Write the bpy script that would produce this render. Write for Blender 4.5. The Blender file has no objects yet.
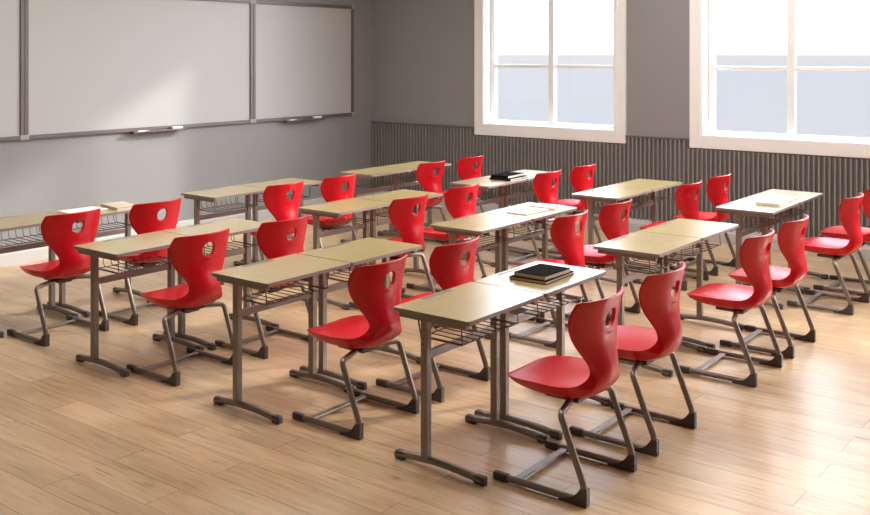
import bpy, bmesh, math, random
from mathutils import Vector, Matrix
random.seed(7)
C = bpy.context.scene.collection
sc = bpy.context.scene
PI = math.pi
EXPO = .2
FILL = 8.6  # strength of the added overhead fill panels

# ------------------------------------------------------------------ numbers
EYE = 1.926                 # camera height
TOP = 0.726                 # desk top height
DW, DD, GAP = 0.651, 0.447, 0.009
UW, VB = 9.77, 8.53         # window wall, board wall
U0, V0 = -2.5, -4.6         # the two unseen walls
CEIL = 3.75

# ------------------------------------------------------------------ materials
def new_mat(name):
    m = bpy.data.materials.new(name); m.use_nodes = True
    nt = m.node_tree; b = nt.nodes['Principled BSDF']
    return m, nt, b

def rgb(r, g, b):           # 0..255 sRGB to linear
    f = lambda c: (c/255/12.92) if c/255 <= .04045 else ((c/255+.055)/1.055)**2.4
    return (f(r), f(g), f(b), 1)

def plain(name, col, rough=.5, metal=0, spec=.5, noise=.06, scale=9, bump=0, bscale=200):
    m, nt, b = new_mat(name)
    tc = nt.nodes.new('ShaderNodeTexCoord')
    n = nt.nodes.new('ShaderNodeTexNoise'); n.inputs['Scale'].default_value = scale; n.inputs['Detail'].default_value = 4
    nt.links.new(tc.outputs['Object'], n.inputs['Vector'])
    mr = nt.nodes.new('ShaderNodeMapRange')
    mr.inputs['To Min'].default_value = 1-noise; mr.inputs['To Max'].default_value = 1+noise
    nt.links.new(n.outputs['Fac'], mr.inputs['Value'])
    mx = nt.nodes.new('ShaderNodeVectorMath'); mx.operation = 'MULTIPLY'
    mx.inputs[0].default_value = col[:3]
    nt.links.new(mr.outputs['Result'], mx.inputs[1])
    nt.links.new(mx.outputs['Vector'], b.inputs['Base Color'])
    b.inputs['Roughness'].default_value = rough; b.inputs['Metallic'].default_value = metal
    b.inputs['Specular IOR Level'].default_value = spec
    if bump:
        n2 = nt.nodes.new('ShaderNodeTexNoise'); n2.inputs['Scale'].default_value = bscale
        nt.links.new(tc.outputs['Object'], n2.inputs['Vector'])
        bp = nt.nodes.new('ShaderNodeBump'); bp.inputs['Strength'].default_value = bump; bp.inputs['Distance'].default_value = .002
        nt.links.new(n2.outputs['Fac'], bp.inputs['Height']); nt.links.new(bp.outputs['Normal'], b.inputs['Normal'])
    return m

def wood_top():
    m, nt, b = new_mat('maple_laminate')
    N, L = nt.nodes, nt.links
    tc = N.new('ShaderNodeTexCoord')
    oi = N.new('ShaderNodeObjectInfo')
    mp = N.new('ShaderNodeMapping'); mp.inputs['Scale'].default_value = (1.6, 22, 1)
    ad = N.new('ShaderNodeVectorMath'); ad.operation = 'ADD'
    ml = N.new('ShaderNodeMath'); ml.operation = 'MULTIPLY'; ml.inputs[1].default_value = 7.3
    L.new(oi.outputs['Random'], ml.inputs[0]); L.new(tc.outputs['Object'], ad.inputs[0]); L.new(ml.outputs[0], ad.inputs[1])
    L.new(ad.outputs[0], mp.inputs['Vector'])
    n = N.new('ShaderNodeTexNoise'); n.inputs['Scale'].default_value = 3; n.inputs['Detail'].default_value = 7; n.inputs['Distortion'].default_value = .6
    L.new(mp.outputs[0], n.inputs['Vector'])
    cr = N.new('ShaderNodeValToRGB'); e = cr.color_ramp.elements
    e[0].position = .3; e[0].color = WOOD_LO; e[1].position = .72; e[1].color = WOOD_HI
    L.new(n.outputs['Fac'], cr.inputs['Fac']); L.new(cr.outputs[0], b.inputs['Base Color'])
    b.inputs['Roughness'].default_value = .3; b.inputs['Specular IOR Level'].default_value = .8
    b.inputs['Coat Weight'].default_value = 1; b.inputs['Coat Roughness'].default_value = .25
    return m

def floor_mat():
    m, nt, b = new_mat('oak_plank_floor')
    N, L = nt.nodes, nt.links
    tc = N.new('ShaderNodeTexCoord')
    sp = N.new('ShaderNodeSeparateXYZ'); L.new(tc.outputs['Object'], sp.inputs[0])
    cb = N.new('ShaderNodeCombineXYZ'); L.new(sp.outputs['Y'], cb.inputs['X']); L.new(sp.outputs['X'], cb.inputs['Y'])
    br = N.new('ShaderNodeTexBrick')
    br.offset = .37; br.offset_frequency = 2; br.squash = 1
    for k, v in (('Scale', 1), ('Mortar Size', .0017), ('Mortar Smooth', .2), ('Bias', 0), ('Brick Width', 1.35), ('Row Height', .185)):
        br.inputs[k].default_value = v
    br.inputs['Color1'].default_value = (0, 0, 0, 1); br.inputs['Color2'].default_value = (1, 1, 1, 1); br.inputs['Mortar'].default_value = (.5, .5, .5, 1)
    L.new(cb.outputs[0], br.inputs['Vector'])
    # every plank reads its own piece of the grain
    sh = N.new('ShaderNodeVectorMath'); sh.operation = 'MULTIPLY'; sh.inputs[1].default_value = (9, 5, 3)
    L.new(br.outputs['Color'], sh.inputs[0])
    ad = N.new('ShaderNodeVectorMath'); ad.operation = 'ADD'; L.new(cb.outputs[0], ad.inputs[0]); L.new(sh.outputs[0], ad.inputs[1])
    mp = N.new('ShaderNodeMapping'); mp.inputs['Scale'].default_value = (1.1, 13, 1); L.new(ad.outputs[0], mp.inputs['Vector'])
    n = N.new('ShaderNodeTexNoise'); n.inputs['Scale'].default_value = 2.6; n.inputs['Detail'].default_value = 9; n.inputs['Roughness'].default_value = .62; n.inputs['Distortion'].default_value = .5
    L.new(mp.outputs[0], n.inputs['Vector'])
    mp2 = N.new('ShaderNodeMapping'); mp2.inputs['Scale'].default_value = (1.0, 3.2, 1); L.new(ad.outputs[0], mp2.inputs['Vector'])
    n2 = N.new('ShaderNodeTexNoise'); n2.inputs['Scale'].default_value = 1.6; n2.inputs['Detail'].default_value = 3
    L.new(mp2.outputs[0], n2.inputs['Vector'])
    cr = N.new('ShaderNodeValToRGB'); e = cr.color_ramp.elements
    e[0].position = .31; e[0].color = FL_LO; e[1].position = .68; e[1].color = FL_HI
    x = cr.color_ramp.elements.new(.49); x.color = FL_MID
    mxf = N.new('ShaderNodeMath'); mxf.operation = 'MULTIPLY_ADD'; mxf.inputs[1].default_value = .5
    h = N.new('ShaderNodeMath'); h.operation = 'MULTIPLY'; h.inputs[1].default_value = .5
    L.new(n2.outputs['Fac'], h.inputs[0]); L.new(n.outputs['Fac'], mxf.inputs[0]); L.new(h.outputs[0], mxf.inputs[2])
    L.new(mxf.outputs[0], cr.inputs['Fac'])
    # plank to plank tone
    mr = N.new('ShaderNodeMapRange'); mr.inputs['To Min'].default_value = .93; mr.inputs['To Max'].default_value = 1.06
    sb = N.new('ShaderNodeSeparateColor'); L.new(br.outputs['Color'], sb.inputs[0]); L.new(sb.outputs[0], mr.inputs['Value'])
    t = N.new('ShaderNodeVectorMath'); t.operation = 'MULTIPLY'; L.new(cr.outputs[0], t.inputs[0]); L.new(mr.outputs[0], t.inputs[1])
    # knots and dark checks
    mp3 = N.new('ShaderNodeMapping'); mp3.inputs['Scale'].default_value = (1.3, 4.2, 1); L.new(ad.outputs[0], mp3.inputs['Vector'])
    vo = N.new('ShaderNodeTexVoronoi'); vo.inputs['Scale'].default_value = 1.15; vo.inputs['Randomness'].default_value = 1
    nn = N.new('ShaderNodeTexNoise'); nn.inputs['Scale'].default_value = 7; L.new(mp3.outputs[0], nn.inputs['Vector'])
    av = N.new('ShaderNodeMixRGB'); av.inputs[0].default_value = .12; L.new(mp3.outputs[0], av.inputs[1]); L.new(nn.outputs['Color'], av.inputs[2])
    L.new(av.outputs[0], vo.inputs['Vector'])
    kr = N.new('ShaderNodeValToRGB'); e = kr.color_ramp.elements
    e[0].position = .03; e[0].color = (.55, .5, .45, 1); e[1].position = .095; e[1].color = (1, 1, 1, 1)
    L.new(vo.outputs['Distance'], kr.inputs['Fac'])
    mp4 = N.new('ShaderNodeMapping'); mp4.inputs['Scale'].default_value = (1.7, 30, 1); L.new(ad.outputs[0], mp4.inputs['Vector'])
    n4 = N.new('ShaderNodeTexNoise'); n4.inputs['Scale'].default_value = 2.2; n4.inputs['Detail'].default_value = 5; L.new(mp4.outputs[0], n4.inputs['Vector'])
    r4 = N.new('ShaderNodeValToRGB'); e = r4.color_ramp.elements
    e[0].position = .29; e[0].color = (.60, .50, .42, 1); e[1].position = .385; e[1].color = (1, 1, 1, 1)
    L.new(n4.outputs['Fac'], r4.inputs['Fac'])
    m1 = N.new('ShaderNodeVectorMath'); m1.operation = 'MULTIPLY'; L.new(t.outputs[0], m1.inputs[0]); L.new(kr.outputs[0], m1.inputs[1])
    m2 = N.new('ShaderNodeVectorMath'); m2.operation = 'MULTIPLY'; L.new(m1.outputs[0], m2.inputs[0]); L.new(r4.outputs[0], m2.inputs[1])
    mo = N.new('ShaderNodeMixRGB'); mo.inputs[2].default_value = FL_SEAM
    L.new(br.outputs['Fac'], mo.inputs[0]); L.new(m2.outputs[0], mo.inputs[1])
    L.new(mo.outputs[0], b.inputs['Base Color'])
    rr = N.new('ShaderNodeMapRange'); rr.inputs['To Min'].default_value = .27; rr.inputs['To Max'].default_value = .36
    L.new(n.outputs['Fac'], rr.inputs['Value']); L.new(rr.outputs[0], b.inputs['Roughness'])
    b.inputs['Specular IOR Level'].default_value = .9
    bp = N.new('ShaderNodeBump'); bp.inputs['Strength'].default_value = .12; bp.inputs['Distance'].default_value = .002
    L.new(n.outputs['Fac'], bp.inputs['Height'])
    bp2 = N.new('ShaderNodeBump'); bp2.inputs['Strength'].default_value = .4; bp2.inputs['Distance'].default_value = .001; bp2.invert = True
    L.new(br.outputs['Fac'], bp2.inputs['Height']); L.new(bp.outputs[0], bp2.inputs['Normal'])
    L.new(bp2.outputs[0], b.inputs['Normal'])
    return m

def glass_mat():
    m = bpy.data.materials.new('window_glass'); m.use_nodes = True
    nt = m.node_tree; N, L = nt.nodes, nt.links; N.clear()
    o = N.new('ShaderNodeOutputMaterial'); t = N.new('ShaderNodeBsdfTransparent'); g = N.new('ShaderNodeBsdfGlossy')
    t.inputs[0].default_value = (.985, .99, .995, 1); g.inputs['Roughness'].default_value = .02
    mx = N.new('ShaderNodeMixShader'); mx.inputs[0].default_value = .04
    L.new(t.outputs[0], mx.inputs[1]); L.new(g.outputs[0], mx.inputs[2]); L.new(mx.outputs[0], o.inputs[0])
    return m

WOOD_LO, WOOD_HI = (.43, .325, .125, 1), (.52, .405, .172, 1)
FL_LO, FL_MID, FL_HI, FL_SEAM = (.38, .23, .112, 1), (.55, .38, .212, 1), (.68, .50, .31, 1), (.17, .09, .045, 1)
M = {}
M['floor'] = floor_mat()
M['paint'] = plain('grey_wall_paint', (.265, .266, .272), .75, noise=.03, scale=3, bump=.04, bscale=300)
M['panel'] = plain('ribbed_panel_paint', (.125, .120, .117), .55, noise=.05, scale=6)  # darkened: shade between the ribs is put into the colour
M['slat'] = plain('rib_face_paint', (.27, .262, .257), .5, noise=.05, scale=6)  # paler copy: light caught on the ribs is put into the colour
M['ceiling'] = plain('ceiling_paint', (.8, .79, .77), .9, noise=.02)
M['white'] = plain('white_joinery', (.86, .875, .89), .4, noise=.02)
M['glass'] = glass_mat()
M['skirting'] = plain('skirting_paint', (.52, .52, .52), .5, noise=.02)
M['board'] = plain('whiteboard_enamel', (.44, .435, .43), .38, noise=.012, scale=2)
M['boardframe'] = plain('board_frame_metal', (.15, .125, .115), .4, .3, noise=.05)
M['corner'] = plain('corner_cap_plastic', (.36, .345, .335), .5)
M['red'] = plain('red_moulded_plastic', (.60, .002, .012), .27, spec=.5, noise=.03, scale=14, bump=.06, bscale=900)
for k, v in (('Coat Weight', 0), ('Coat Roughness', .3)): M['red'].node_tree.nodes['Principled BSDF'].inputs[k].default_value = v
M['steel'] = plain('taupe_powder_coat', (.255, .215, .19), .38, .5, noise=.06, scale=20)
M['cap'] = plain('dark_plastic_cap', (.075, .063, .058), .5, noise=.1, scale=30)
M['wood'] = wood_top()
M['edge'] = plain('taupe_edge_band', (.25, .22, .20), .45, noise=.05)
M['groove'] = plain('grey_pen_groove', (.14, .13, .125), .4)
M['wire'] = plain('basket_wire', (.13, .10, .085), .32, .5, noise=.05)
M['cover'] = plain('black_book_cloth', (.008, .007, .007), .9, spec=.03, noise=.15, scale=60, bump=.1, bscale=600)
M['darkcover'] = plain('charcoal_book_cloth', (.02, .018, .017), .9, spec=.05, noise=.15, scale=60)
M['pages'] = plain('page_block', (.62, .52, .42), .8, noise=.1, scale=(120))
M['paper'] = plain('white_paper', (.86, .85, .84), .6, noise=.01)
M['kraft'] = plain('kraft_card', (.55, .40, .27), .7, noise=.05)
M['whitecover'] = plain('white_cover', (.83, .81, .79), .4, noise=.02)
M['beigecover'] = plain('beige_cover', (.62, .52, .42), .5, noise=.04)
M['black'] = plain('black_plastic', (.02, .018, .018), .4)
M['felt'] = plain('grey_felt', (.25, .24, .24), .9)
M['lamp'] = None

# ------------------------------------------------------------------ mesh helpers
def obj(name, bm, mat, parent=None, smooth=False, angle=40):
    me = bpy.data.meshes.new(name)
    bmesh.ops.recalc_face_normals(bm, faces=bm.faces[:])
    if smooth:
        for f in bm.faces: f.smooth = True
        lim = math.radians(angle)
        for e in bm.edges:
            if len(e.link_faces) != 2 or e.calc_face_angle(0) > lim: e.smooth = False
    bm.to_mesh(me); bm.free()
    for m in (mat if isinstance(mat, (list, tuple)) else [mat]): me.materials.append(m)
    o = bpy.data.objects.new(name, me); C.objects.link(o)
    if parent: o.parent = parent
    return o

def box(bm, x0, x1, y0, y1, z0, z1, bev=0, seg=2, mi=0):
    r = bmesh.ops.create_cube(bm, size=1)
    vs = r['verts']
    for v in vs:
        v.co = Vector((x0+(v.co.x+.5)*(x1-x0), y0+(v.co.y+.5)*(y1-y0), z0+(v.co.z+.5)*(z1-z0)))
    fs = {f for v in vs for f in v.link_faces}
    for f in fs: f.material_index = mi
    if bev:
        es = list({e for v in vs for e in v.link_edges})
        bmesh.ops.bevel(bm, geom=es, offset=bev, segments=seg, affect='EDGES', profile=.5)
    return vs

def fillet(pts, rads, n=7):
    pts = [Vector(p) for p in pts]; out = [pts[0]]
    for i in range(1, len(pts)-1):
        a, p, c = pts[i-1], pts[i], pts[i+1]; r = rads[i-1]
        if r <= 0: out.append(p); continue
        d1, d2 = (a-p).normalized(), (c-p).normalized()
        ang = d1.angle(d2); tl = r/math.tan(ang/2)
        bis = (d1+d2).normalized(); cen = p+bis*(r/math.sin(ang/2))
        s, e = p+d1*tl, p+d2*tl
        v1, v2 = s-cen, e-cen; tot = v1.angle(v2); ax = v1.cross(v2).normalized()
        for k in range(n+1): out.append(cen+Matrix.Rotation(tot*k/n, 3, ax) @ v1)
    out.append(pts[-1]); return out

def tube(bm, pts, r, n=8, flat=1.0, cap=True):
    pts = [Vector(p) for p in pts]; rings = []
    t0 = (pts[1]-pts[0]).normalized()
    up = Vector((0, 0, 1)) if abs(t0.z) < .9 else Vector((1, 0, 0))
    nrm = (up-t0*up.dot(t0)).normalized(); prev = t0
    for i, p in enumerate(pts):
        a = pts[max(i-1, 0)]; b = pts[min(i+1, len(pts)-1)]; t = (b-a).normalized()
        ax = prev.cross(t)
        if ax.length > 1e-7: nrm = Matrix.Rotation(prev.angle(t), 3, ax.normalized()) @ nrm
        nrm = (nrm-t*nrm.dot(t)).normalized(); bn = t.cross(nrm); prev = t
        rings.append([bm.verts.new(p+nrm*(r*flat*math.cos(2*PI*k/n))+bn*(r*math.sin(2*PI*k/n))) for k in range(n)])
    for a, b in zip(rings, rings[1:]):
        for k in range(n): bm.faces.new((a[k], a[(k+1) % n], b[(k+1) % n], b[k]))
    if cap:
        bm.faces.new(rings[0][::-1]); bm.faces.new(rings[-1])

def prism_x(bm, poly, x0, x1, bev=0):       # poly in (y, z) pushed along x
    a = [bm.verts.new((x0, y, z)) for y, z in poly]; b = [bm.verts.new((x1, y, z)) for y, z in poly]
    n = len(poly); fs = [bm.faces.new(a[::-1]), bm.faces.new(b)]
    for k in range(n): fs.append(bm.faces.new((a[k], a[(k+1) % n], b[(k+1) % n], b[k])))
    if bev:
        es = [e for e in bm.edges if e.verts[0] in a+b]
        bmesh.ops.bevel(bm, geom=list(set(es)), offset=bev, segments=2, affect='EDGES')

def round_slab(bm, x0, x1, y0, y1, z0, z1, r, n=5, bev=0, side_mi=1):
    pts = []
    for cx, cy, a0 in ((x1-r, y1-r, 0), (x0+r, y1-r, PI/2), (x0+r, y0+r, PI), (x1-r, y0+r, 1.5*PI)):
        for k in range(n+1):
            a = a0+PI/2*k/n; pts.append((cx+r*math.cos(a), cy+r*math.sin(a)))
    N = len(pts)
    lo = [bm.verts.new((x, y, z0)) for x, y in pts]; hi = [bm.verts.new((x, y, z1)) for x, y in pts]
    bm.faces.new(lo[::-1]).material_index = side_mi; tf = bm.faces.new(hi); tf.material_index = 0
    for k in range(N): bm.faces.new((lo[k], lo[(k+1) % N], hi[(k+1) % N], hi[k])).material_index = side_mi
    if bev:
        bmesh.ops.bevel(bm, geom=[e for e in tf.edges], offset=bev, segments=2, affect='EDGES', material=side_mi)

def thing(name, label, cat, loc=(0, 0, 0), rz=0, group=None):
    o = bpy.data.objects.new(name, None); C.objects.link(o); o.empty_display_size = .1
    o.location = loc; o.rotation_euler = (0, 0, rz); o['label'] = label; o['category'] = cat
    if group: o['group'] = group
    return o

def struct(o):
    o['kind'] = 'structure'; return o

def dup(root, loc, label, rz=0):
    r = root.copy(); C.objects.link(r); r.location = loc; r.rotation_euler = (0, 0, rz); r['label'] = label
    for ch in root.children:
        c = ch.copy(); C.objects.link(c); c.parent = r
        for g in ch.children:
            d = g.copy(); C.objects.link(d); d.parent = c
    return r

# ------------------------------------------------------------------ the room
def slab(name, x0, x1, y0, y1, z0, z1, mat):
    bm = bmesh.new(); box(bm, x0, x1, y0, y1, z0, z1); return struct(obj(name, bm, mat))
slab('floor', U0-.2, UW+.25, V0-.2, VB+.2, -.1, 0, M['floor'])
slab('ceiling', U0-.2, UW+.25, V0-.2, VB+.2, CEIL, CEIL+.1, M['ceiling'])
slab('wall_front', U0, UW, VB, VB+.2, 0, CEIL, M['paint'])       # carries the whiteboards
slab('wall_left', U0-.2, U0, V0, VB+.2, 0, CEIL, M['paint'])
slab('wall_back', U0, UW, V0-.2, V0, 0, CEIL, M['paint'])

# window wall with its openings
OPW = 1.725; PITCH = 2.733; ZS, ZH = 1.085, 3.44
wins = [5.8795-PITCH*k for k in range(4)]           # opening centres along the wall
WT = .22
bm = bmesh.new()
ys = sorted([V0, VB+.2] + [c+s*OPW/2 for c in wins for s in (-1, 1)])
box(bm, UW, UW+WT, V0, VB+.2, 0, ZS)
box(bm, UW, UW+WT, V0, VB+.2, ZH, CEIL)
for k in range(0, len(ys), 2): box(bm, UW, UW+WT, ys[k], ys[k+1], ZS, ZH)
struct(obj('wall_right', bm, M['paint']))

for i, c in enumerate(wins):
    a, b = c-OPW/2, c+OPW/2; CW = .14
    bm = bmesh.new()
    # casing on the room side
    u0, u1 = UW-.028, UW+.002
    box(bm, u0, u1, a-CW, b+CW, ZS-.135, ZS, .004); box(bm, u0, u1, a-CW, b+CW, ZH, ZH+CW, .004)
    box(bm, u0, u1, a-CW, a, ZS, ZH, .004); box(bm, u0, u1, b, b+CW, ZS, ZH, .004)
    # stepped bead inside the casing
    box(bm, UW-.036, UW-.02, a-.045, a-.02, ZS-.03, ZH+.03, .003); box(bm, UW-.036, UW-.02, b+.02, b+.045, ZS-.03, ZH+.03, .003)
    # lining of the opening
    box(bm, UW, UW+WT, a, a+.012, ZS, ZH); box(bm, UW, UW+WT, b-.012, b, ZS, ZH)
    box(bm, UW, UW+WT, a+.012, b-.012, ZS, ZS+.012); box(bm, UW, UW+WT, a+.012, b-.012, ZH-.012, ZH)
    w = struct(obj('window_%d' % (i+1), bm, M['white']))
    bm = bmesh.new(); s0, s1 = UW+.10, UW+.155; fw = .062
    box(bm, s0, s1, a+.012, a+.012+fw, ZS+.012, ZH-.012, .004); box(bm, s0, s1, b-.012-fw, b-.012, ZS+.012, ZH-.012, .004)
    box(bm, s0+.003, s1-.003, a+.02, b-.02, ZS+.0125, ZS+.042, .003); box(bm, s0+.003, s1-.003, a+.02, b-.02, ZH-.07, ZH-.0125, .003)
    box(bm, s0-.012, s1, c-.037, c+.037, ZS+.03, ZH-.03, .004)
    box(bm, s0+.006, s1, a+.03, b-.03, 1.755, 1.797, .004)
    obj('window_sash', bm, M['white'], w)
    bm = bmesh.new(); box(bm, s0+.028, s0+.034, a+.05, b-.05, ZS+.03, ZH-.03)
    obj('glass', bm, M['glass'], w)

# ribbed wainscot panel on the window wall
WH = 1.035
bm = bmesh.new()
def rib_zone(y0, y1, z1):
    box(bm, UW-.016, UW, y0, y1, .02, z1)
edges = []
for c in wins: edges += [(c-OPW/2-.14, c+OPW/2+.14)]
zone = []; y = VB
for (p, q) in sorted(edges, reverse=True):
    zone.append((q, y, WH)); zone.append((p, q, ZS-.136)); y = p
zone.append((V0, y, WH))
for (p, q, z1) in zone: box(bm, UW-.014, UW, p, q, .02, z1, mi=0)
def ztop(yc):
    for (p, q, z1) in zone:
        if p <= yc <= q: return z1
    return WH
y = VB-.03
while y > V0+.05:
    z1 = min(ztop(y-.011), ztop(y+.011))
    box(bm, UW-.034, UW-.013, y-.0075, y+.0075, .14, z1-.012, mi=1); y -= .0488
for (p, q, z1) in zone:
    if z1 == WH: box(bm, UW-.036, UW, p, q, z1-.012, z1+.006, mi=0)
struct(obj('trim_1', bm, [M['panel'], M['slat']]))

def board_profile(d): return [(0, 0), (-d, 0), (-d, .105), (-d*.8, .118), (-d*.8, .128), (-d*.45, .142), (-d*.4, .150), (0, .150)]
bm = bmesh.new(); prism_x(bm, [(VB+y, z) for y, z in board_profile(.02)], U0, UW-.02)
struct(obj('baseboard_front', bm, M['skirting']))
bm = bmesh.new()
pr = board_profile(.05); n = len(pr)
A = [bm.verts.new((UW+d, V0, z)) for d, z in pr]; B = [bm.verts.new((UW+d, VB-.02, z)) for d, z in pr]
bm.faces.new(A); bm.faces.new(B[::-1])
for k in range(n): bm.faces.new((A[k], A[(k+1) % n], B[(k+1) % n], B[k]))
struct(obj('baseboard_right', bm, M['skirting']))

# ------------------------------------------------------------------ whiteboards
BZ0, BZ1 = 1.136, 2.535
def whiteboard(u0, u1, label):
    t = thing('whiteboard', label, 'whiteboard', ((u0+u1)/2, VB, BZ0), 0, 'whiteboards on the front wall')
    w = (u1-u0)/2; h = BZ1-BZ0; f = .038
    bm = bmesh.new(); box(bm, -w+.01, w-.01, -.018, -.004, .01, h-.01); obj('writing_panel', bm, M['board'], t)
    bm = bmesh.new()
    for a, b, c, d in ((-w, w, 0, f), (-w, w, h-f, h), (-w, -w+f, f, h-f), (w-f, w, f, h-f)):
        box(bm, a, b, -.034, 0, c, d, .003)
    for a, b, c, d in ((-w+.012, w-.012, .013, .019), (-w+.012, w-.012, h-.019, h-.013)): box(bm, a, b, -.037, -.03, c, d)
    obj('frame', bm, M['boardframe'], t)
    for sx in (-1, 1):
        for z in (-.004, h-.042):
            bm = bmesh.new(); x = sx*(w-.021)
            box(bm, x-.022, x+.022, -.038, 0, z, z+.046, .004)
            box(bm, x-.005, x+.005, -.041, -.03, z+.006, z+.04, .002)
            obj('corner_cap', bm, M['corner'], t)
    return t
whiteboard(2.10, 4.889, 'whiteboard cut off by the photo edge, farthest from the windows')
whiteboard(4.892, 7.664, 'wide central whiteboard with a patch of sunlight on it')
whiteboard(7.667, 9.370, 'narrow whiteboard nearest the corner of the room')

def tray(u0, u1, label):
    t = thing('marker_tray', label, 'tray', ((u0+u1)/2, VB, 1.128), 0, 'marker trays under the whiteboards')
    w = (u1-u0)/2
    bm = bmesh.new(); box(bm, -w, w, -.088, 0, -.008, -.002, .002); box(bm, -w, w, -.088, -.083, -.008, .008, .002); box(bm, -w, w, -.0385, -.0345, -.008, .010)
    obj('ledge', bm, M['boardframe'], t)
    for s in (-1, 1):
        bm = bmesh.new(); box(bm, s*w-.006, s*w+.006, -.09, -.0345, -.011, .011, .003); obj('end_cap', bm, M['cap'], t)
    return t
def marker(u, mat, label, tip):
    t = thing('marker', label, 'marker', (u, VB-.062, 1.126), 0, 'markers on the whiteboard trays')
    bm = bmesh.new(); tube(bm, [(-.045, 0, .010), (.045, 0, .010)], .0095, 12); obj('barrel', bm, mat, t, True)
    bm = bmesh.new(); tube(bm, [(.045, 0, .010), (.085, 0, .010)], .0102, 12); obj('cap', bm, tip, t, True)
def eraser(u, label):
    t = thing('board_eraser', label, 'eraser', (u, VB-.062, 1.126), 0, 'erasers on the whiteboard trays')
    bm = bmesh.new(); box(bm, -.065, .065, -.02, .02, .014, .036, .004); obj('handle_block', bm, M['whitecover'], t)
    bm = bmesh.new(); box(bm, -.063, .063, -.019, .019, 0, .015); obj('felt_pad', bm, M['felt'], t)
tray(6.03, 6.67, 'dark marker tray under the wide central whiteboard')
eraser(6.575, 'white eraser on the tray under the wide central whiteboard')
marker(6.14, M['whitecover'], 'light marker with grey cap under the wide central whiteboard', M['corner'])
marker(6.37, M['black'], 'dark marker on the tray under the wide central whiteboard', M['black'])
tray(8.14, 8.77, 'dark marker tray under the narrow whiteboard by the corner')
eraser(8.675, 'white eraser on the tray under the narrow corner whiteboard')
marker(8.25, M['whitecover'], 'light marker with grey cap under the narrow corner whiteboard', M['corner'])
marker(8.48, M['black'], 'dark marker on the tray under the narrow corner whiteboard', M['black'])

# ------------------------------------------------------------------ the desk
LV, LI = .273, .038            # leg position in the depth, inset from the end
def make_desk(label):
    t = thing('student_desk', label, 'desk', (0, 0, 0), 0, 'student desks in four rows')
    bm = bmesh.new(); round_slab(bm, 0, DW, 0, DD, TOP-.019, TOP, .014, 5, .002)
    obj('tabletop', bm, [M['wood'], M['edge']], t)
    bm = bmesh.new(); round_slab(bm, .20, .44, .411, .435, TOP-.004, TOP+.0012, .008, 4, side_mi=0)
    obj('pen_groove', bm, M['groove'], t)
    for e, x in ((0, LI), (1, DW-LI)):
        bm = bmesh.new(); box(bm, x-.018, x+.018, LV-.019, LV+.019, .03, TOP-.019, .003)
        leg = obj('leg', bm, M['steel'], t)
        o = (-1, 1)[e]
        for z in (.574, .600):
            bm = bmesh.new(); tube(bm, [(x+o*.0172, LV, z), (x+o*.0186, LV, z)], .0038, 10)
            obj('height_hole', bm, M['black'], leg)
        # arched foot
        pts = []; fy = (-.066, -.046)[e]
        for k in range(13):
            s = k/12; y = fy+.016+s*(.435-fy); pts.append((x, y, .0175+.020*math.sin(PI*s)**.8))
        bm = bmesh.new(); tube(bm, pts, .0185, 10)
        foot = obj('foot', bm, M['steel'], t, True)
        for y0, y1 in ((fy, fy+.060), (.392, .452)):
            bm = bmesh.new(); box(bm, x-.0175, x+.0175, y0, y1, 0, .040, .008, 3); obj('end_cap', bm, M['cap'], foot, True)
        x0 = .018 if e == 0 else DW-.052
        bm = bmesh.new(); box(bm, x0, x0+.034, .03, DD-.025, TOP-.046, TOP-.0185, .003); obj('end_rail', bm, M['steel'], t)
    bm = bmesh.new(); box(bm, LI+.014, DW-LI-.014, LV-.010, LV+.010, .500, .540, .003); obj('crossbar', bm, M['steel'], t)
    # wire book basket hung below the top
    bm = bmesh.new(); r = .0026
    zb = TOP-.142
    n = 9
    for k in range(n):
        x = .105+k*(DW-.21)/(n-1)
        p = fillet([(x-.006, .372, TOP-.02), (x, .358, zb), (x, .105, zb-.004), (x, .088, zb+.012)], [.022, .008], 4)
        tube(bm, p, r, 6)
    for y, z in ((.10, zb-.004+.0035), (.345, zb-.004)):
        tube(bm, [(.085, y, z), (DW-.085, y, z)], r*1.1, 6)
    for x in (.09, DW-.09):
        tube(bm, fillet([(x, .11, TOP-.02), (x, .10, zb-.002), (x, .345, zb-.002), (x, .372, TOP-.02)], [.01, .012], 3), r*1.1, 6)
    obj('wire_basket', bm, M['wire'], t, True)
    return t

# ------------------------------------------------------------------ the chair
IN = [(.487,.436,.100,.478,.446),(.474,.446,.150,.460,.453),(.43,.450,.192,.425,.462),(.36,.449,.213,.355,.468),(.28,.446,.221,.275,.471),
      (.20,.443,.219,.195,.471),(.13,.443,.205,.130,.472),(.088,.449,.172,.094,.474),(.058,.470,.138,.070,.490),(.038,.508,.110,.057,.516),
      (.031,.555,.118,.060,.557),(.035,.61,.153,.078,.61),(.038,.66,.188,.095,.66),(.036,.71,.211,.105,.712),(.028,.765,.224,.103,.765),
      (.014,.812,.220,.087,.810),(.001,.853,.209,.067,.848)]
OUT = [(.482,.427,.095,.474,.437),(.464,.419,.137,.452,.436),(.42,.408,.168,.416,.432),(.35,.396,.180,.348,.422),(.28,.390,.182,.278,.416),
      (.20,.388,.176,.198,.414),(.13,.391,.164,.122,.416),(.065,.406,.142,.066,.426),(.018,.443,.126,.030,.456),(-.010,.498,.106,.024,.503),
      (-.004,.555,.113,.037,.556),(.010,.610,.148,.060,.608),(.017,.66,.184,.080,.66),(.014,.71,.207,.091,.712),(.007,.765,.220,.090,.766),
      (-.005,.812,.216,.075,.811),(-.015,.853,.204,.057,.849)]
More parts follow.
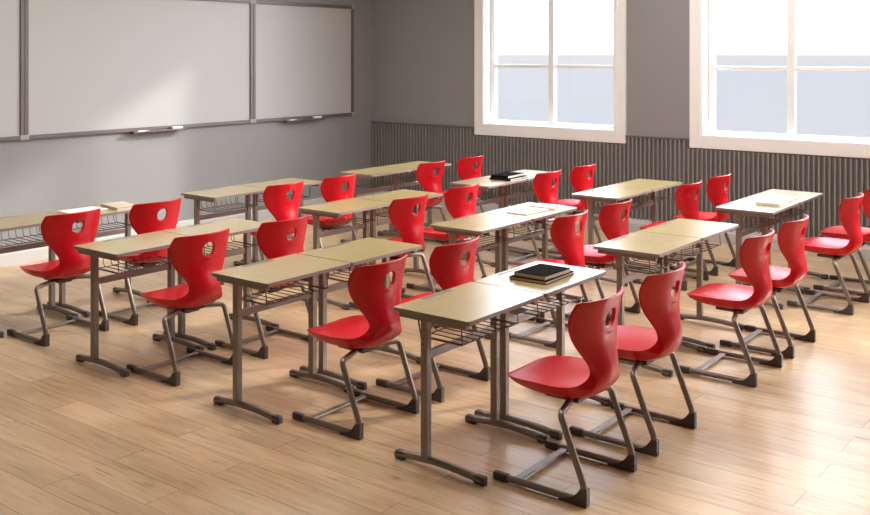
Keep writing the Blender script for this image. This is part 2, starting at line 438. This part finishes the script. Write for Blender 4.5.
def crom(rows, per):
    out = []; n = len(rows)
    for i in range(n-1):
        p0, p1, p2, p3 = rows[max(i-1, 0)], rows[i], rows[i+1], rows[min(i+2, n-1)]
        for k in range(per):
            s = k/per
            out.append(tuple(.5*(2*b+(c-a)*s+(2*a-5*b+4*c-d)*s*s+(3*b-a-3*c+d)*s**3) for a, b, c, d in zip(p0, p1, p2, p3)))
    out.append(rows[-1]); return out

def shell_mesh():
    bm = bmesh.new(); NT = 16; per = 2
    def grid(rows):
        g = []
        for (vc, zc, hw, ve, ze) in crom(rows, per):
            row = []
            for k in range(NT+1):
                t = -1+2*k/NT; tt = math.copysign(abs(t)**.85, t); w = abs(tt)**2.2
                row.append(bm.verts.new((.012+hw*tt, vc+(ve-vc)*w, zc+(ze-zc)*w)))
            g.append(row)
        return g
    gi, go = grid(IN), grid(OUT); nr = len(gi)
    for g, rev in ((gi, False), (go, True)):
        for i in range(nr-1):
            for k in range(NT):
                q = (g[i][k], g[i][k+1], g[i+1][k+1], g[i+1][k])
                bm.faces.new(q[::-1] if rev else q)
    cl = bm.edges.layers.float.new('crease_edge')
    def rim(a, b, cr):
        for k in range(len(a)-1):
            bm.faces.new((a[k], a[k+1], b[k+1], b[k]))
        for k in range(len(a)-1):
            e = bm.edges.get((a[k], a[k+1]))
            if e: e[cl] = cr
            e = bm.edges.get((b[k], b[k+1]))
            if e: e[cl] = cr*.6
    rim(gi[0], go[0], .45); rim(gi[-1], go[-1], .45)
    rim([r[0] for r in gi], [r[0] for r in go], .55); rim([r[-1] for r in gi], [r[-1] for r in go], .55)
    bmesh.ops.recalc_face_normals(bm, faces=bm.faces[:])
    me = bpy.data.meshes.new('shell_cage'); bm.to_mesh(me); bm.free()
    o = bpy.data.objects.new('shell_cage', me); C.objects.link(o)
    s = o.modifiers.new('s', 'SUBSURF'); s.levels = 2; s.render_levels = 2
    # the grip hole through the backrest
    cb = bmesh.new(); n = 40
    ring = [(.044*math.copysign(abs(math.cos(a))**.92, math.cos(a)), .753+.044*math.copysign(abs(math.sin(a))**.92, math.sin(a))) for a in (2*PI*k/n for k in range(n))]
    a = [cb.verts.new((.012+x, -.1, z)) for x, z in ring]; b = [cb.verts.new((.012+x, .14, z)) for x, z in ring]
    cb.faces.new(a); cb.faces.new(b[::-1])
    for k in range(n): cb.faces.new((a[k], b[k], b[(k+1) % n], a[(k+1) % n]))
    bmesh.ops.recalc_face_normals(cb, faces=cb.faces[:])
    cm = bpy.data.meshes.new('hole_cutter'); cb.to_mesh(cm); cb.free()
    co = bpy.data.objects.new('hole_cutter', cm); C.objects.link(co)
    bo = o.modifiers.new('b', 'BOOLEAN'); bo.operation = 'DIFFERENCE'; bo.object = co; bo.solver = 'EXACT'
    bpy.context.view_layer.update()
    dg = bpy.context.evaluated_depsgraph_get()
    res = bpy.data.meshes.new_from_object(o.evaluated_get(dg))
    bpy.data.objects.remove(o); bpy.data.objects.remove(co)
    bpy.data.meshes.remove(me); bpy.data.meshes.remove(cm)
    bm = bmesh.new(); bm.from_mesh(res); bpy.data.meshes.remove(res)
    for f in bm.faces: f.material_index = 0
    # soften the rim of the hole
    es = [e for e in bm.edges if len(e.link_faces) == 2 and e.calc_face_angle(0) > .8 and all(abs(v.co.x) < .07 and .69 < v.co.z < .82 for v in e.verts)]
    bmesh.ops.bevel(bm, geom=es, offset=.0022, segments=2, affect='EDGES')
    return bm

RX = .225
def make_chair(label):
    t = thing('student_chair', label, 'chair', (0, 0, 0), 0, 'red student chairs in four rows')
    obj('seat_shell', shell_mesh(), M['red'], t, True, 55)
    # sled frame: one bent tube, rail - rear upright - bar below the seat - rear upright - rail
    zr = .0190
    pts = fillet([(-RX, .465, zr), (-RX, -.012, zr), (-RX-.001, .128, .366), (0, .185, .386), (RX+.001, .128, .366), (RX, -.012, zr), (RX, .465, zr)],
                 [.056, .030, .2, .030, .056], 8)
    bm = bmesh.new(); tube(bm, pts, .0155, 10); fr = obj('sled_frame', bm, M['steel'], t, True)
    bm = bmesh.new(); box(bm, -RX+.012, RX-.012, .342, .378, .016, .025, .002); obj('crossbar', bm, M['steel'], t)
    for s in (-1, 1):
        x = s*RX
        bm = bmesh.new(); box(bm, x-.0158, x+.0158, .395, .475, 0, .036, .007, 3); obj('foot_cap', bm, M['cap'], t, True)
        bm = bmesh.new()
        prism_x(bm, [(-.006, 0), (.135, 0), (.130, .012), (.095, .016), (.068, .026), (.045, .043), (.032, .060), (.026, .078), (-.004, .079), (-.006, .07)], x-.0168, x+.0168, .003)
        obj('heel_cap', bm, M['cap'], t)
    bm = bmesh.new(); box(bm, -.075, .075, .125, .30, .370, .392, .006); box(bm, -.05, .05, .14, .20, .358, .375, .005)
    obj('seat_mount', bm, M['cap'], t)
    bm = bmesh.new()                    # small raised maker's mark below the hole
    for k in range(5): tube(bm, [(-.014+k*.007-.002, .010, .690), (-.014+k*.007+.002, .010, .690)], .0032, 6)
    obj('emblem', bm, M['red'], t, True)
    return t

# ------------------------------------------------------------------ rows of desks and chairs
PAIR = {  # near left corner of each pair of desks (metres)
 'A': (3.589, 2.564), 'B': (5.488, 2.527), 'C': (7.452, 2.514),
 'D': (3.544, 3.823), 'E': (5.471, 3.805), 'F': (7.403, 3.773),
 'G': (3.513, 5.099), 'H': (5.449, 5.093), 'I': (7.362, 5.044),
 'J': (3.479, 6.462), 'K': (5.406, 6.467), 'L': (7.343, 6.413)}
ROWS = [('ABC', 'rear row nearest the camera'), ('DEF', 'third row from the whiteboards'), ('GHI', 'second row from the whiteboards'), ('JKL', 'front row under the whiteboards')]
ORD = ['farthest from the windows', 'second', 'third', 'fourth', 'fifth', 'nearest the windows']
EXTRA = {('A', 1): 'with two black books', ('E', 1): 'with white notebooks', ('C', 0): 'with white books', ('J', 1): 'with papers'}
def place_word(i): return ['sixth', 'fifth', 'fourth', 'third', 'second', 'first'][i]+' from the window wall'

COFF = {}    # chair: (dx from desk left end to chair centre, dy of its heel from the desk edge)
for k in 'ABC': COFF[k] = [(.355, -.523), (.370, -.530)]
COFF['B'] = [(.388, -.523), (.405, -.522)]; COFF['C'] = [(.412, -.525), (.415, -.525)]
for k in 'DEF': COFF[k] = [(.364, -.529), (.374, -.531)]
COFF['G'] = [(.344, -.430), (.344, -.458)]; COFF['H'] = [(.344, -.474), (.430, -.432)]; COFF['I'] = [(.430, -.432), (.430, -.44)]
COFF['J'] = [(.344, -.482), (.344, -.522)]; COFF['K'] = [(.344, -.545), (.344, -.555)]; COFF['L'] = [(.430, -.474), (.430, -.485)]
COFF['E'] = [(.366, -.545), (.376, -.545)]; COFF['F'] = [(.430, -.504), (.435, -.504)]

desk0 = chair0 = None
for letters, rowname in ROWS:
    for pi, L in enumerate(letters):
        for h in (0, 1):
            i = pi*2+h
            u = PAIR[L][0]+h*(DW+GAP); v = PAIR[L][1]
            dl = 'wood-topped student desk in the %s, %s' % (rowname, place_word(i))
            cl = 'red shell chair in the %s, %s' % (rowname, place_word(i))
            dx, dy = COFF[L][h]
            if desk0 is None:
                desk0 = make_desk(dl); desk0.location = (u, v, 0)
                chair0 = make_chair(cl); chair0.location = (u+dx, v+dy, 0)
            else:
                dup(desk0, (u, v, 0), dl); dup(chair0, (u+dx, v+dy, 0), cl)

# ------------------------------------------------------------------ books and papers
def book(label, loc, rz, w, d, h, cov, pages, cat='book', group=None, board=.003, name='hardcover_book'):
    t = thing(name, label, cat, loc, rz, group)
    bm = bmesh.new()
    box(bm, -w/2, w/2, -d/2, d/2, 0, board, .001); box(bm, -w/2, w/2, -d/2, d/2, h-board, h, .001)
    box(bm, -w/2, -w/2+board, -d/2, d/2, board*.5, h-board*.5, .001)
    obj('cover', bm, cov, t)
    bm = bmesh.new(); box(bm, -w/2+board, w/2-.004, -d/2+.004, d/2-.004, board, h-board); obj('page_block', bm, pages, t)
    return t
Z = TOP+.0002
def on(L, h, x, y): return (PAIR[L][0]+h*(DW+GAP)+x, PAIR[L][1]+y)
x, y = on('A', 1, .315, .212)
book('thin dark book lying under the black one on a desk', (x, y, Z), math.radians(-88), .225, .315, .017, M['darkcover'], M['pages'], group=None)
x, y = on('A', 1, .300, .200)
book('thick black hardcover book on top of the pile nearest the camera', (x, y, Z+.0172), math.radians(-91), .195, .26, .024, M['cover'], M['pages'])
# white notebooks
def sheet(label, loc, rz, w, d, h, name='notebook', mat='paper', base='kraft', cat='notebook'):
    t = thing(name, label, cat, loc, rz)
    bm = bmesh.new(); box(bm, -w/2, w/2, -d/2, d/2, 0, .003, .0008); obj('cover', bm, M[base], t)
    if name == 'open_notebook':
        for a, b in ((-w/2+.003, -.002), (.002, w/2-.003)):
            bm = bmesh.new(); box(bm, a, b, -d/2+.003, d/2-.003, .003, h, .0015); obj('page_block', bm, M[mat], t)
    else:
        bm = bmesh.new(); box(bm, -w/2+.002, w/2-.002, -d/2+.002, d/2-.002, .003, h, .001); obj('page_block', bm, M[mat], t)
    return t
x, y = on('E', 1, .235, .195); sheet('white open notebook on the desk where a white book lies beside it, third row', (x, y, Z), -.02, .31, .19, .010, 'open_notebook')
x, y = on('E', 1, .495, .18); book('closed white book beside the open notebook on a third-row desk', (x, y, Z), -.03, .16, .24, .018, M['whitecover'], M['paper'])
x, y = on('C', 0, .42, .145); book('thick white book on the rear desk nearest the windows', (x, y, Z), .06, .245, .185, .027, M['whitecover'], M['paper'])
x, y = on('C', 1, .042, .165); sheet('thin white notebook across the seam of two desks, beside the thick white book', (x, y, Z), .02, .28, .185, .012)
x, y = on('J', 1, .195, .25); sheet('white open notebook in the front row, under the central whiteboard', (x, y, Z), .0, .31, .21, .010, 'open_notebook')
x, y = on('J', 1, .475, .18); book('beige book beside the open notebook in the front row', (x, y, Z), math.radians(-10), .18, .29, .022, M['beigecover'], M['paper'])
x, y = on('I', 0, .59, .165); book('dark book with white pages under the black one, second row', (x, y, Z), .06, .34, .23, .020, M['darkcover'], M['paper'])
x, y = on('I', 0, .578, .175); book('black book on top of another, by the window end of the second row', (x, y, Z+.0202), .06, .31, .19, .026, M['cover'], M['paper'])

# ------------------------------------------------------------------ light
SUN = Vector((1.7, -1.0, .867)).normalized()
sun = bpy.data.lights.new('sun', 'SUN'); sun.energy = 3.5; sun.angle = math.radians(3.4); sun.color = (1, .93, .83)
so = bpy.data.objects.new('sun', sun); C.objects.link(so)
so.rotation_euler = (-SUN).to_track_quat('-Z', 'Y').to_euler()

def fill_mat():
    m, nt, b = new_mat('lamp_diffuser')
    b.inputs['Base Color'].default_value = (.9, .9, .88, 1)
    b.inputs['Emission Color'].default_value = (1, .975, .94, 1); b.inputs['Emission Strength'].default_value = FILL
    return m
M['lamp'] = fill_mat()
for u, v in ((4.0, 3.0), (4.0, 4.9), (4.0, 6.6), (6.6, 2.4), (6.6, 4.4), (6.6, 6.4), (8.6, 1.2), (8.4, 3.6)):  # unseen fill panels added under the ceiling to brighten the room
    if True:
        t = thing('ceiling_light', 'long white ceiling light panel above the desks', 'ceiling light', (u, v, CEIL), 0, 'ceiling lights above the frame')
        bm = bmesh.new()
        for a in ((-.32, -.30, -.92, .92), (.30, .32, -.92, .92), (-.30, .30, -.92, -.90), (-.30, .30, .90, .92)): box(bm, a[0], a[1], a[2], a[3], -.06, 0)
        obj('housing', bm, M['white'], t)
        bm = bmesh.new(); box(bm, -.30, .30, -.90, .90, -.05, -.03); obj('diffuser', bm, M['lamp'], t)

w = bpy.data.worlds.new('sky'); sc.world = w; w.use_nodes = True
nt = w.node_tree; N, L = nt.nodes, nt.links; N.clear()
EG = 2**-EXPO; SKY, GLOW, GPOW = 5.0*EG, 20.0, 10.0
tc = N.new('ShaderNodeTexCoord'); nz = N.new('ShaderNodeVectorMath'); nz.operation = 'NORMALIZE'; L.new(tc.outputs['Generated'], nz.inputs[0])
sp = N.new('ShaderNodeSeparateXYZ'); L.new(nz.outputs[0], sp.inputs[0])
mr = N.new('ShaderNodeMapRange'); mr.inputs['From Min'].default_value = -.0016; mr.inputs['From Max'].default_value = .0006; L.new(sp.outputs['Z'], mr.inputs['Value'])
gr = N.new('ShaderNodeMapRange'); gr.inputs['From Min'].default_value = -.02; gr.inputs['From Max'].default_value = -.008; L.new(sp.outputs['Z'], gr.inputs['Value'])
gc = N.new('ShaderNodeMixRGB'); gc.inputs[1].default_value = (.79*EG, .83*EG, .91*EG, 1); gc.inputs[2].default_value = (.85*EG, .86*EG, .90*EG, 1); L.new(gr.outputs[0], gc.inputs[0])
dt = N.new('ShaderNodeVectorMath'); dt.operation = 'DOT_PRODUCT'; dt.inputs[1].default_value = SUN; L.new(nz.outputs[0], dt.inputs[0])
mx = N.new('ShaderNodeMath'); mx.operation = 'MAXIMUM'; mx.inputs[1].default_value = 0; L.new(dt.outputs['Value'], mx.inputs[0])
pw = N.new('ShaderNodeMath'); pw.operation = 'POWER'; pw.inputs[1].default_value = GPOW; L.new(mx.outputs[0], pw.inputs[0])
gl = N.new('ShaderNodeVectorMath'); gl.operation = 'SCALE'; gl.inputs[0].default_value = (GLOW*.97, GLOW, GLOW*1.03); L.new(pw.outputs[0], gl.inputs['Scale'])
ad = N.new('ShaderNodeVectorMath'); ad.operation = 'ADD'; ad.inputs[0].default_value = (SKY*.92, SKY, SKY*1.12); L.new(gl.outputs[0], ad.inputs[1])
fm = N.new('ShaderNodeMixRGB'); L.new(mr.outputs[0], fm.inputs[0]); L.new(gc.outputs[0], fm.inputs[1]); L.new(ad.outputs[0], fm.inputs[2])
bg = N.new('ShaderNodeBackground'); L.new(fm.outputs[0], bg.inputs['Color'])
ow = N.new('ShaderNodeOutputWorld'); L.new(bg.outputs[0], ow.inputs[0])
w.cycles.sampling_method = 'MANUAL'; w.cycles.sample_map_resolution = 512

for c in wins:                 # sky portals, one in each window opening
    p = bpy.data.lights.new('window_portal', 'AREA'); p.shape = 'RECTANGLE'; p.size = ZH-ZS; p.size_y = OPW; p.cycles.is_portal = True
    o = bpy.data.objects.new('window_portal', p); C.objects.link(o)
    o.location = (UW+.2, c, (ZS+ZH)/2); o.rotation_euler = (0, PI/2, 0)

# ------------------------------------------------------------------ camera
cam = bpy.data.cameras.new('camera'); cam.sensor_width = 36; cam.lens = 987.3/870*36
cam.shift_y = -(257.5-53.55)/870; cam.clip_end = 100
co = bpy.data.objects.new('camera', cam); C.objects.link(co)
co.location = (0, 0, EYE); co.rotation_euler = (PI/2, 0, math.radians(37.512)-PI/2)
sc.camera = co

vs = sc.view_settings; sc.display_settings.display_device = 'sRGB'
vs.view_transform = 'Standard'; vs.look = 'None'; vs.exposure = EXPO; vs.gamma = 1; vs.use_curve_mapping = False
sc.cycles.max_bounces = 10; sc.cycles.diffuse_bounces = 6; sc.cycles.transparent_max_bounces = 12
sc.cycles.sample_clamp_indirect = 8; sc.cycles.use_denoising = True
sc.cycles.caustics_reflective = False; sc.cycles.caustics_refractive = False
